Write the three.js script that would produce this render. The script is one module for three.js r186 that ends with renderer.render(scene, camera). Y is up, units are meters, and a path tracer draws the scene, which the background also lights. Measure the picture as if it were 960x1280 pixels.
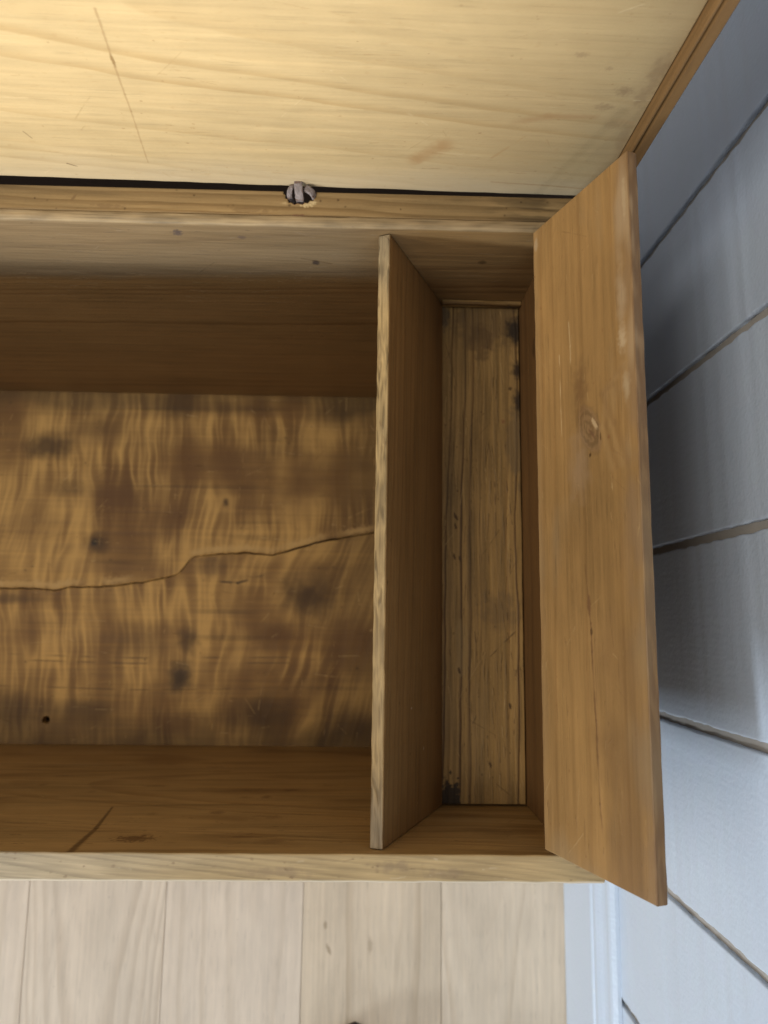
import * as THREE from 'three';
import { RectAreaLightUniformsLib } from 'three/addons/lights/RectAreaLightUniformsLib.js';

// ------------------------------------------------------------------ camera, light, exposure
RectAreaLightUniformsLib.init();
const scene = new THREE.Scene();
const V3 = (x, y, z) => new THREE.Vector3(x, y, z);
const camera = new THREE.PerspectiveCamera(69.85, 768 / 1024, 0.01, 60);
camera.position.set(0, 1.05, 0);
{
  const m = new THREE.Matrix4().makeBasis(V3(0.9997, 0.0230, -0.0125), V3(-0.0158, 0.1487, -0.9888), V3(-0.0209, 0.9886, 0.1490));
  camera.quaternion.setFromRotationMatrix(m).normalize();
}
camera.focus = 0.5;
camera.userData.fStop = 7.0;
const renderer = new THREE.WebGLRenderer({ antialias: true });
renderer.setSize(768, 1024);
renderer.toneMapping = THREE.LinearToneMapping;
renderer.toneMappingExposure = 1.0;
renderer.shadowMap.enabled = true;
scene.background = new THREE.Color(0.150, 0.166, 0.196);        // dim light of the room all round

function areaLight(color, intensity, w, h, at, to) {
  const l = new THREE.RectAreaLight(color, intensity, w, h);
  l.position.copy(at); l.lookAt(to); scene.add(l); return l;
}
// low wide window, to the front left of the chest
areaLight(new THREE.Color(0.83, 0.925, 1.0), 98, 1.0, 0.20, V3(-2.6, 0.85, 2.2), V3(0, 0.5, -0.1)).name = 'window_light';
// second pane of the window, straight ahead of the chest front
areaLight(new THREE.Color(0.90, 0.95, 1.0), 50, 0.4, 0.22, V3(0.235, 1.02, 3.2), V3(0.1, 0.5, -0.1)).name = 'window_light_right';
// ceiling light
areaLight(new THREE.Color(1.0, 0.945, 0.86), 9.2, 1.1, 0.9, V3(-1.25, 2.5, 0.15), V3(-0.05, 0.4, 0.0)).name = 'ceiling_light';
// unseen spotlight added to brighten the upper left of the raised lid
{
  const l = new THREE.SpotLight(new THREE.Color(1.0, 0.94, 0.82), 30, 0, 0.17, 1.0, 2);
  l.name = 'added_lid_spot'; l.position.set(-0.8, 0.86, 2.2); l.target.position.set(-0.22, 0.83, -0.33); l.castShadow = true; l.shadow.radius = 3;
  scene.add(l, l.target);
}

// ------------------------------------------------------------------ noise
function rng(seed) { let s = (seed * 2654435761) >>> 0 || 1; return () => { s ^= s << 13; s >>>= 0; s ^= s >>> 17; s ^= s << 5; s >>>= 0; return s / 4294967296; }; }
const PERM = new Uint8Array(1024), GX = new Float32Array(256), GY = new Float32Array(256), HV = new Float32Array(256);
{
  const r = rng(77); const p = [...Array(256).keys()];
  for (let i = 255; i > 0; i--) { const j = Math.floor(r() * (i + 1)); [p[i], p[j]] = [p[j], p[i]]; }
  for (let i = 0; i < 1024; i++) PERM[i] = p[i & 255];
  for (let i = 0; i < 256; i++) { const a = r() * 6.28318; GX[i] = Math.cos(a); GY[i] = Math.sin(a); HV[i] = r(); }
}
function noise(x, y) {                       // gradient noise, about -0.7..0.7
  const xf = Math.floor(x), yf = Math.floor(y), X = xf & 255, Y = yf & 255;
  x -= xf; y -= yf;
  const u = x * x * x * (x * (x * 6 - 15) + 10), v = y * y * y * (y * (y * 6 - 15) + 10);
  const a = PERM[X] + Y, b = PERM[X + 1] + Y;
  const g0 = PERM[a & 1023], g1 = PERM[b & 1023], g2 = PERM[(a + 1) & 1023], g3 = PERM[(b + 1) & 1023];
  const n0 = GX[g0] * x + GY[g0] * y, n1 = GX[g1] * (x - 1) + GY[g1] * y;
  const n2 = GX[g2] * x + GY[g2] * (y - 1), n3 = GX[g3] * (x - 1) + GY[g3] * (y - 1);
  const p = n0 + (n1 - n0) * u, q = n2 + (n3 - n2) * u;
  return p + (q - p) * v;
}
const fbm = (x, y) => noise(x, y) + 0.5 * noise(x * 2.1 + 7.3, y * 2.1 + 3.1) + 0.25 * noise(x * 4.3 + 1.7, y * 4.3 + 9.2);
const hash = (n) => HV[PERM[n & 255]];
const clamp = (x, a = 0, b = 1) => x < a ? a : x > b ? b : x;
const sstep = (a, b, x) => { const t = clamp((x - a) / (b - a)); return t * t * (3 - 2 * t); };
const mix = (a, b, t) => a + (b - a) * t;
const srgb8 = new Uint8Array(4097);
for (let i = 0; i <= 4096; i++) { const c = i / 4096; srgb8[i] = Math.round(255 * (c <= 0.0031308 ? 12.92 * c : 1.055 * Math.pow(c, 1 / 2.4) - 0.055)); }

// ------------------------------------------------------------------ a painted sheet: colour, height and roughness in metres
class Sheet {
  constructor(u0, v0, w, h, ppm) {
    this.u0 = u0; this.v0 = v0; this.w = w; this.h = h; this.ppm = ppm;
    this.nx = Math.round(w * ppm); this.ny = Math.round(h * ppm);
    const n = this.nx * this.ny;
    this.c = new Float32Array(n * 3); this.z = new Float32Array(n); this.r = new Float32Array(n);
  }
  each(fn, box) {
    const [ua, va, ub, vb] = box || [this.u0, this.v0, this.u0 + this.w, this.v0 + this.h];
    const i0 = Math.max(0, Math.floor((ua - this.u0) * this.ppm)), i1 = Math.min(this.nx, Math.ceil((ub - this.u0) * this.ppm));
    const j0 = Math.max(0, Math.floor((va - this.v0) * this.ppm)), j1 = Math.min(this.ny, Math.ceil((vb - this.v0) * this.ppm));
    for (let j = j0; j < j1; j++) for (let i = i0; i < i1; i++) fn(this.u0 + (i + 0.5) / this.ppm, this.v0 + (j + 0.5) / this.ppm, j * this.nx + i);
  }
  tint(k, col, a) { const c = this.c; k *= 3; c[k] += (col[0] - c[k]) * a; c[k + 1] += (col[1] - c[k + 1]) * a; c[k + 2] += (col[2] - c[k + 2]) * a; }
  scale(k, f) { const c = this.c; k *= 3; c[k] *= f; c[k + 1] *= f; c[k + 2] *= f; }
  // ragged patch of its own colour
  blob(x, y, rx, ry, col, a, { rot = 0, edge = 0.5, rag = 0.35, freq = 3, dz = 0, rough = 0 } = {}) {
    const R = Math.max(rx, ry) * (1.3 + rag), cs = Math.cos(rot), sn = Math.sin(rot), f = freq / Math.max(rx, ry);
    this.each((u, v, k) => {
      const dx = u - x, dy = v - y, p = (dx * cs + dy * sn) / rx, q = (-dx * sn + dy * cs) / ry;
      const d = Math.sqrt(p * p + q * q) + rag * fbm(u * f + x * 31, v * f + y * 17);
      const m = 1 - sstep(1 - edge, 1 + edge * 0.2, d);
      if (m > 0) { this.tint(k, col, a * m); this.z[k] += dz * m; this.r[k] += rough * m; }
    }, [x - R, y - R, x + R, y + R]);
  }
  // line of varying width through points
  stroke(pts, w0, w1, col, a, { dz = 0, wob = 0.4, dash = 0, soft = 0.6 } = {}) {
    for (let s = 0; s + 1 < pts.length; s++) {
      const [x0, y0] = pts[s], [x1, y1] = pts[s + 1], L = Math.hypot(x1 - x0, y1 - y0) || 1e-6, W = Math.max(w0, w1) * 2 + 0.002;
      this.each((u, v, k) => {
        const t = clamp(((u - x0) * (x1 - x0) + (v - y0) * (y1 - y0)) / (L * L));
        const d = Math.hypot(u - x0 - t * (x1 - x0), v - y0 - t * (y1 - y0));
        const g = (s + t) / (pts.length - 1), w = mix(w0, w1, g) * (1 + wob * noise(u * 260, v * 260)) * 0.5;
        let m = (1 - sstep(w * (1 - soft), w * (1 + soft), d));
        if (dash) m *= sstep(-0.15, 0.2, noise(u * dash, v * dash) + 0.1);
        if (m > 0) { this.tint(k, col, a * m); this.z[k] += dz * m; }
      }, [Math.min(x0, x1) - W, Math.min(y0, y1) - W, Math.max(x0, x1) + W, Math.max(y0, y1) + W]);
    }
  }
  specks(n, seed, [ua, va, ub, vb], s0, s1, col, a, asp = 1, rot = 0, dz = 0) {
    const r = rng(seed);
    for (let i = 0; i < n; i++) {
      const s = mix(s0, s1, r() * r());
      this.blob(mix(ua, ub, r()), mix(va, vb, r()), s * asp, s, col, a * mix(0.4, 1, r()), { rot: rot + (r() - 0.5) * 0.5, edge: 0.6, rag: 0.4, freq: 2, dz });
    }
  }
  // short scuffs, dents and hairline marks lying roughly along one direction
  scuffs(n, seed, [ua, va, ub, vb], dir, cols, a = 0.4, len = 0.02) {
    const r = rng(seed);
    for (let i = 0; i < n; i++) {
      const u = mix(ua, ub, r()), v = mix(va, vb, r()), l = len * (0.15 + r() * r()), t = dir + (r() - 0.5) * (r() < 0.25 ? 2.2 : 0.35), w = 0.0006 + 0.0009 * r() * r();
      this.stroke([[u, v], [u + l * 0.5 * Math.cos(t), v + l * 0.5 * Math.sin(t) + (r() - 0.5) * 0.001], [u + l * Math.cos(t), v + l * Math.sin(t)]], w, w * 0.6, cols[Math.floor(r() * cols.length)], a * (0.4 + 0.6 * r()), { dz: -0.35, wob: 0.8, soft: 0.8, dash: 120 });
    }
  }
  material({ bump = 0.0006, rough = 0.55, sheen = 0, ...more } = {}) {
    const n = this.nx * this.ny, cd = new Uint8Array(n * 4), bd = new Uint8Array(n * 4), rd = new Uint8Array(n * 4);
    for (let k = 0; k < n; k++) {
      for (let q = 0; q < 3; q++) cd[k * 4 + q] = srgb8[Math.round(clamp(this.c[k * 3 + q]) * 4096)];
      const z = Math.round(clamp(0.5 + this.z[k] * 0.5) * 255), r = Math.round(clamp(rough + this.r[k]) * 255);
      bd[k * 4] = bd[k * 4 + 1] = bd[k * 4 + 2] = z; rd[k * 4] = rd[k * 4 + 1] = rd[k * 4 + 2] = r;
      cd[k * 4 + 3] = bd[k * 4 + 3] = rd[k * 4 + 3] = 255;
    }
    const tex = (d, srgb) => {
      const t = new THREE.DataTexture(d, this.nx, this.ny, THREE.RGBAFormat);
      t.magFilter = THREE.LinearFilter; t.minFilter = THREE.LinearMipmapLinearFilter; t.generateMipmaps = true;
      t.wrapS = t.wrapT = THREE.MirroredRepeatWrapping; t.anisotropy = 8;
      t.repeat.set(1 / this.w, 1 / this.h); t.offset.set(-this.u0 / this.w, -this.v0 / this.h);
      if (srgb) t.colorSpace = THREE.SRGBColorSpace;
      t.needsUpdate = true; return t;
    };
    return new THREE.MeshPhysicalMaterial({ map: tex(cd, true), bumpMap: tex(bd), bumpScale: bump, roughnessMap: tex(rd), roughness: 1, metalness: 0, specularIntensity: 0.6, ...more });
  }
}

// grain of a sawn board; turn = true: the grain runs along v instead of u
function wood(sheet, o) {
  const { seed = 1, early, late, sp = 0.006, ring = 0.8, fib = 0.12, blotch = 0.15, yc = 0.1, d0 = 0.05, slope = 0.05, tilt = 0, warp = 0.008, knots = [], pores = 0.25, curl = 0, grit = 2.1, turn = false, drift = [0.7, 1.0, 1.3] } = o;
  const sx = seed * 13.71, sy = seed * 7.93;
  sheet.each((u, v, k) => {
    let x = turn ? v : u, y = turn ? u : v;
    let yy = y + tilt * x + warp * noise(x * 2.2 + sx, y * 3 + sy) + warp * 0.35 * noise(x * 9 + sx, y * 14 + sy) + warp * 0.06 * noise(x * 40 + sx, y * 60 + sy);
    let km = 0;
    for (const n of knots) {
      const dx = (x - n.x) / (n.r * 3.2), dy = (y - n.y) / (n.r * 2.0), e = Math.exp(-dx * dx - dy * dy);
      yy += Math.sign(y - n.y + 1e-9) * -n.r * 0.9 * e * Math.min(1, Math.abs(y - n.y) / (n.r * 0.5));
      km = Math.max(km, e);
    }
    const dep = d0 + slope * x + 0.012 * noise(x * 3.1 + sy, 4.4);
    let R = Math.sqrt((yy - yc) * (yy - yc) + dep * dep) / sp;
    R += 1.7 * noise(R * 0.23 + sx, 2.2) + 0.45 * noise(R * 0.9, sx) + 0.10 * noise(x * 16, y * 90 + sx);
    const f = Math.floor(R), t = R - f, h = hash(f + seed * 31);
    let L = sstep(0.25, 0.88, t) * (1 - sstep(0.9, 1.0, t)) * (0.12 + 0.88 * h * h);
    const fine = noise(x * 7 + sx, y * 215 + sy) * 0.5 + noise(x * 15 + sx, y * 430 + sy) * 0.75 + noise(x * 36, y * 850 + sx) * 0.45 + noise(x * 330, y * 700) * 0.22;
    const mid = noise(x * 5 + sx, y * 150 + sy);
    L = clamp(L * ring * (1 + 0.5 * mid) + 0.10 * fine);
    const hv = noise(x * 7 + sy, y * 260 + sx);
    let c = 1 + fib * grit * (fine + 0.7 * mid + 0.5 * hv) + blotch * (fbm(x * 3.5 + sy, y * 9 + sx) + 0.35 * fbm(x * 24, y * 60 + sx));
    const por = sstep(0.32, 0.5, noise(x * 30 + sy, y * 950 + sx)) * pores;
    if (curl) c *= 1 + curl * noise(x * 70 + 0.6 * noise(x * 6, y * 12) * 8, y * 7 + sx);
    c *= 1 - por * 0.5;
    const q = k * 3;
    for (let i = 0; i < 3; i++) sheet.c[q + i] = mix(early[i], late[i], L) * c * drift[i] ** (0.12 * blotch * noise(x * 6, y * 18 + 40));
    sheet.z[k] = 0.42 * fine - por * 0.8 - 0.12 * L + 0.15 * mid + 0.2 * hv;
    sheet.r[k] = 0.06 * fine + 0.05 * fbm(x * 8, y * 20);
  });
  for (const n of knots) {                    // the knots themselves: rings round a core
    const X = turn ? n.y : n.x, Y = turn ? n.x : n.y, S = n.r * 1.6;
    sheet.each((u, v, k) => {
      const dx = (u - X), dy = (v - Y), rot = n.rot || 0, p = (dx * Math.cos(rot) + dy * Math.sin(rot)) / (n.ax || 1), q = -dx * Math.sin(rot) + dy * Math.cos(rot);
      const d = Math.hypot(p, q) / n.r + 0.16 * noise(u * 300, v * 300) + 0.12 * noise(u * 90, v * 90), m = 1 - sstep(0.75, 1.15, d);
      if (m > 0) { const g = 0.75 + 0.25 * Math.sin(d * 17 + 2 * noise(u * 120, v * 120)); sheet.tint(k, n.col.map((c) => c * g), m * (n.a ?? 0.85)); sheet.z[k] -= 0.5 * m * (1 - g); }
    }, [X - S * (n.ax || 1) - S, Y - S * (n.ax || 1) - S, X + S * (n.ax || 1) + S, Y + S * (n.ax || 1) + S]);
  }
}

// ------------------------------------------------------------------ geometry
// a board with worn, rounded edges. Local: length x 0..L, width y 0..W, show face z = 0, back face z = -T. uv in metres,
// running on round the edges from the show face.
function boardGeo(L, W, T, { r = 0.002, seg, wear = 0.0004, seed = 1, wf = 60, rr } = {}) {
  seg = seg || Math.max(2, Math.ceil(L / 0.012));
  const R = rr || [r, r, r, r];               // fillets: show face y=0, show face y=W, back y=W, back y=0
  const ring = [];                             // {y,z,p,ny,nz,c}
  const add = (y, z, p, ny, nz, e) => ring.push({ y, z, p, ny, nz, e });
  const bw = W / 2;
  let p = -(bw + T);
  add(bw, -T, p, 0, -1, 0);
  const corner = (cy, cz, a0, rad, p0, id) => {  // quarter turn about (cy,cz)
    const n = 4;
    for (let i = 0; i <= n; i++) { const a = a0 - (i / n) * Math.PI / 2; add(cy + rad * Math.cos(a), cz + rad * Math.sin(a), p0 + (i / n - 0.5) * rad * 1.57, Math.cos(a), Math.sin(a), id); }
  };
  const q = Math.PI / 2;
  add(R[3] * 1.5, -T, -(T + R[3] * 1.5), 0, -1, 4); corner(R[3], -T + R[3], -q, R[3], -T, 4); add(0, -T + R[3] * 1.5, -T + R[3] * 1.5, -1, 0, 4);
  add(0, -R[0] * 1.5, -R[0] * 1.5, -1, 0, 1); corner(R[0], -R[0], 2 * q, R[0], 0, 1); add(R[0] * 1.5, 0, R[0] * 1.5, 0, 1, 1);
  add(W - R[1] * 1.5, 0, W - R[1] * 1.5, 0, 1, 2); corner(W - R[1], -R[1], q, R[1], W, 2); add(W, -R[1] * 1.5, W + R[1] * 1.5, 1, 0, 2);
  add(W, -T + R[2] * 1.5, W + T - R[2] * 1.5, 1, 0, 3); corner(W - R[2], -T + R[2], 0, R[2], W + T, 3); add(W - R[2] * 1.5, -T, W + T + R[2] * 1.5, 0, -1, 3);
  add(bw, -T, W + T + bw, 0, -1, 0);
  const st = [], eR = Math.min(...R, L * 0.2);
  st.push([0, eR], [eR * 0.3, eR * 0.3], [eR, 0]);
  for (let i = 1; i < seg; i++) { const x = L * i / seg; if (x > eR * 1.5 && x < L - eR * 1.5) st.push([x, 0]); }
  st.push([L - eR, 0], [L - eR * 0.3, eR * 0.3], [L, eR]);
  const n = ring.length, pos = [], uv = [], idx = [];
  const my = W / 2, mz = -T / 2;
  for (const [x, ins] of st) for (let i = 0; i < n; i++) {
    const g = ring[i];
    const w = g.e ? wear * (noise(x * wf + seed * 9.1, g.e * 5.7 + seed) * 0.9 + Math.max(0, noise(x * wf * 3.7 + seed * 3.3, g.e * 3.1) - 0.25) * 2.5) : 0;
    const d = Math.min(ins + Math.max(-wear * 0.3, w), T * 0.45);
    const diag = g.e ? 1 : 0;
    let y = g.y + (my > g.y ? 1 : -1) * (diag ? d * (Math.abs(g.ny) > 0.3 ? 1 : 0) : 0), z = g.z + (mz > g.z ? 1 : -1) * (Math.abs(g.nz) > 0.3 ? d * (diag ? 1 : 0) : 0);
    if (!diag && ins) z = g.z + ins;
    pos.push(x, y, z); uv.push(x, g.p);
  }
  for (let s = 0; s + 1 < st.length; s++) for (let i = 0; i + 1 < n; i++) {
    const a = s * n + i, b = a + 1, c = a + n, d = c + 1;
    idx.push(a, b, c, b, d, c);
  }
  const geo = new THREE.BufferGeometry();
  const last = (st.length - 1) * n;
  for (const [base, flip] of [[0, false], [last, true]]) {       // end caps
    const m = pos.length / 3;
    for (let i = 0; i < n; i++) { pos.push(pos[(base + i) * 3], pos[(base + i) * 3 + 1], pos[(base + i) * 3 + 2]); uv.push(pos[(base + i) * 3] + pos[(base + i) * 3 + 2] * 0.3, pos[(base + i) * 3 + 1]); }
    pos.push(base ? L : 0, my, mz); uv.push(base ? L : 0, my);
    for (let i = 0; i + 1 < n; i++) flip ? idx.push(m + n, m + i + 1, m + i) : idx.push(m + n, m + i, m + i + 1);
  }
  geo.setAttribute('position', new THREE.Float32BufferAttribute(pos, 3));
  geo.setAttribute('uv', new THREE.Float32BufferAttribute(uv, 2));
  geo.setIndex(idx); geo.computeVertexNormals();
  return geo;
}
// put a board: o = where local (0,0,0) goes, ex and ey = directions of its length and width
function place(geo, o, ex, ey) {
  const x = ex.clone().normalize(), z = x.clone().cross(ey).normalize(), y = z.clone().cross(x);
  geo.applyMatrix4(new THREE.Matrix4().makeBasis(x, y, z).setPosition(o)); return geo;
}
// flat board of any outline lying level: points are [X, Z], top at y
function slabGeo(pts, yTop, T, bevel = 0.001) {
  const s = new THREE.Shape(pts.map(([x, z]) => new THREE.Vector2(x, -z)));
  const g = new THREE.ExtrudeGeometry(s, { depth: T - 2 * bevel, bevelEnabled: true, bevelThickness: bevel, bevelSize: bevel, bevelOffset: -bevel, bevelSegments: 2 });
  g.rotateX(-Math.PI / 2); g.translate(0, yTop - T + bevel, 0); return g;
}
// strip of metal along points, w wide (direction side), t thick
function ribbonGeo(pts, side, w, t, seg = 24) {
  const c = new THREE.CatmullRomCurve3(pts), P = [], I = [], U = [], m = 12;
  for (let s = 0; s <= seg; s++) {
    const p = c.getPoint(s / seg), tg = c.getTangent(s / seg), n = tg.clone().cross(side).normalize(), b = n.clone().cross(tg).normalize();
    const k = (s === 0 || s === seg) ? 0.8 : 1, wz = w * (1 + 0.1 * noise(s * 0.4, w * 900));
    for (let i = 0; i < m; i++) { const a = i / m * 6.28319, ca = Math.cos(a), sa = Math.sin(a); const e = (v) => Math.sign(v) * Math.abs(v) ** 0.55; const q = p.clone().addScaledVector(b, e(ca) * wz / 2 * k).addScaledVector(n, e(sa) * t / 2 * k); P.push(q.x, q.y, q.z); U.push(s / seg * 0.02, i / m * 0.02); }
  }
  for (let s = 0; s < seg; s++) for (let i = 0; i < m; i++) { const a = s * m + i, b = s * m + (i + 1) % m; I.push(a, b, a + m, b, b + m, a + m); }
  for (const [o, f] of [[0, 1], [seg * m, 0]]) for (let i = 1; i + 1 < m; i++) f ? I.push(o, o + i + 1, o + i) : I.push(o, o + i, o + i + 1);
  const g = new THREE.BufferGeometry();
  g.setAttribute('position', new THREE.Float32BufferAttribute(P, 3)); g.setAttribute('uv', new THREE.Float32BufferAttribute(U, 2)); g.setIndex(I); g.computeVertexNormals(); return g;
}
const taken = {};
function numbered(n) { taken[n] = (taken[n] ?? -1) + 1; return taken[n] ? `${n}_${String(taken[n]).padStart(3, '0')}` : n; }
function part(name, geo, mat, parent, label) {
  const m = new THREE.Mesh(geo, mat); m.name = numbered(name); m.castShadow = m.receiveShadow = true; parent.add(m);
  if (label) m.userData.label = label;
  return m;
}
function top(name, label, category, kind) {
  const g = new THREE.Group(); g.name = numbered(name); scene.add(g);
  g.userData.label = label; g.userData.category = category; if (kind) g.userData.kind = kind;
  return g;
}
const X = V3(1, 0, 0), Y = V3(0, 1, 0), Z = V3(0, 0, 1), nX = V3(-1, 0, 0), nZ = V3(0, 0, -1);

// ------------------------------------------------------------------ the setting: floor and panelled wall
const floor = top('floor', 'pale whitewashed oak plank floor in front of the chest', 'floor', 'structure');
{
  const mats = [];
  const tones = [[[0.72, 0.605, 0.465], [0.58, 0.465, 0.335]], [[0.71, 0.60, 0.48], [0.57, 0.465, 0.35]], [[0.69, 0.57, 0.425], [0.55, 0.435, 0.305]], [[0.71, 0.60, 0.475], [0.56, 0.455, 0.345]]];
  tones.forEach(([early, late], i) => {
    const s = new Sheet(0.98, 0, 0.62, 0.2, 1400);
    wood(s, { seed: 40 + i, early, late, sp: 0.009, ring: 0.75, fib: 0.05, blotch: 0.16, yc: [0.05, 0.12, 0.105, 0.09][i], d0: [0.05, 0.03, -0.03, 0.012][i], slope: [0.03, 0.02, 0.04, 0.05][i], warp: 0.012, pores: 0.3 });
    if (i === 2) { s.blob(1.40, 0.03, 0.006, 0.003, [0.34, 0.25, 0.16], 0.7); s.blob(1.43, 0.035, 0.009, 0.003, [0.34, 0.25, 0.16], 0.7, { rot: 0.4 }); s.blob(1.425, 0.09, 0.012, 0.004, [0.36, 0.27, 0.18], 0.5); }
    s.specks(8, 90 + i, [1.0, 0.01, 1.6, 0.19], 0.0008, 0.0016, [0.3, 0.24, 0.18], 0.6);
    s.scuffs(60, 140 + i, [1.0, 0.005, 1.58, 0.195], 0.0, [[0.45, 0.35, 0.25], [0.76, 0.67, 0.55], [0.48, 0.38, 0.28]], 0.45, 0.06);
    mats.push(s.material({ bump: 0.0003, rough: 0.5 }));
  });
  const x0 = [-1.56, -1.375, -1.19, -1.005, -0.82, -0.63, -0.4430, -0.2615, -0.0790, 0.1063];
  for (let i = 0; i < x0.length; i++) {
    const w = (x0[i + 1] ?? 0.290) - x0[i] - 0.0006;
    const pick = [0, 1, 3, 0, 2, 1, 3, 1, 2, 0][i];
    part('plank', place(boardGeo(2.6, w, 0.012, { r: 0.0007, wear: 0, seg: 4 }), V3(x0[i], 0, -1.0), Z, X), mats[pick], floor);
  }
  part('subfloor', new THREE.BoxGeometry(2.2, 0.02, 3.0).translate(-0.6, -0.03, 0.3), new THREE.MeshStandardMaterial({ color: new THREE.Color(0.08, 0.06, 0.04), roughness: 0.9 }), floor);
}

const wall = top('wall', 'white painted wall of upright tongue and groove boards beside the chest', 'wall', 'structure');
{
  const s = new Sheet(0, 0, 0.6, 0.6, 1600);
  s.each((u, v, k) => {
    const peel = noise(u * 330, v * 330) * 0.6 + noise(u * 160 + 5, v * 200) * 0.5 + noise(u * 620, v * 700) * 0.35;
    const brush = noise(u * 14, v * 240) * 0.35, soft = fbm(u * 9, v * 9);
    s.c[k * 3] = 0.61 + 0.025 * soft; s.c[k * 3 + 1] = 0.705 + 0.022 * soft; s.c[k * 3 + 2] = 0.84 + 0.016 * soft;
    s.z[k] = clamp(peel * 0.75 + brush + 0.25 * soft, -1, 1); s.r[k] = 0.05 * soft;
  });
  const r = rng(5);
  for (let i = 0; i < 14; i++) s.blob(r() * 0.6, r() * 0.6, 0.001 + r() * 0.002, 0.001 + r() * 0.003, [0.76, 0.78, 0.8], 0.3, { dz: 0.5 });
  const paint = s.material({ bump: 0.0005, rough: 0.34, specularIntensity: 0.8 });
  const joints = [-1.02, -0.86, -0.70, -0.542, -0.383, -0.230, -0.0745, 0.0865, 0.2485, 0.410, 0.572, 0.734, 0.895, 1.06];
  for (let i = 0; i + 1 < joints.length; i++) {
    const gap = 0.0076, w = joints[i + 1] - joints[i] - gap, g = boardGeo(2.3, w, 0.0050, { rr: [0.0019, 0.0019, 0.0006, 0.0006], wear: 0.0013, wf: 80, seed: 20 + i, seg: 380 });
    place(g, V3(0.2875, 0.0, joints[i + 1] - gap / 2), Y, nZ);
    part('board', g, paint, wall);
  }
  part('backing', new THREE.BoxGeometry(0.02, 2.3, 2.1).translate(0.2875 + 0.0046 + 0.01, 1.15, 0.02), new THREE.MeshStandardMaterial({ color: new THREE.Color(0.42, 0.39, 0.35), roughness: 0.8 }), wall);
  // skirting: flat face, two small beads, sloping top
  const prof = [[0, 0], [0.016, 0], [0.016, 0.118], [0.0152, 0.121], [0.0135, 0.1225], [0.0135, 0.126], [0.0148, 0.129], [0.0148, 0.136], [0.0125, 0.142], [0.0095, 0.148], [0.0082, 0.154], [0.0082, 0.158], [0.0098, 0.161], [0.0098, 0.168], [0.0085, 0.172], [0.004, 0.176], [0, 0.177]];
  const sh = new THREE.Shape(prof.map(([a, b]) => new THREE.Vector2(a, b)));
  const g = new THREE.ExtrudeGeometry(sh, { depth: 2.1, bevelEnabled: false, steps: 1 });
  g.applyMatrix4(new THREE.Matrix4().makeBasis(nX, Y, nZ).setPosition(0.2874, 0.0004, 1.06));
  part('skirting_board', g, paint, wall);
}

// ------------------------------------------------------------------ the chest
const RIM = 0.5198, FLOOR = 0.0827, TILL = 0.3843, ZB = -0.3032, ZF = 0.1568, XE = 0.142, XL = -0.98, FT = 0.0185;
const chest = top('wooden_chest', 'open antique pine chest seen from above with raised lid and opened side till', 'chest');
const HONEY = [0.40, 0.225, 0.085], HONEYL = [0.245, 0.118, 0.036], BROWN = [0.37, 0.230, 0.092], BROWNL = [0.205, 0.108, 0.037];
const DARK = [0.060, 0.028, 0.008], PALE = [0.52, 0.42, 0.29], GREY = [0.40, 0.345, 0.27];

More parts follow.
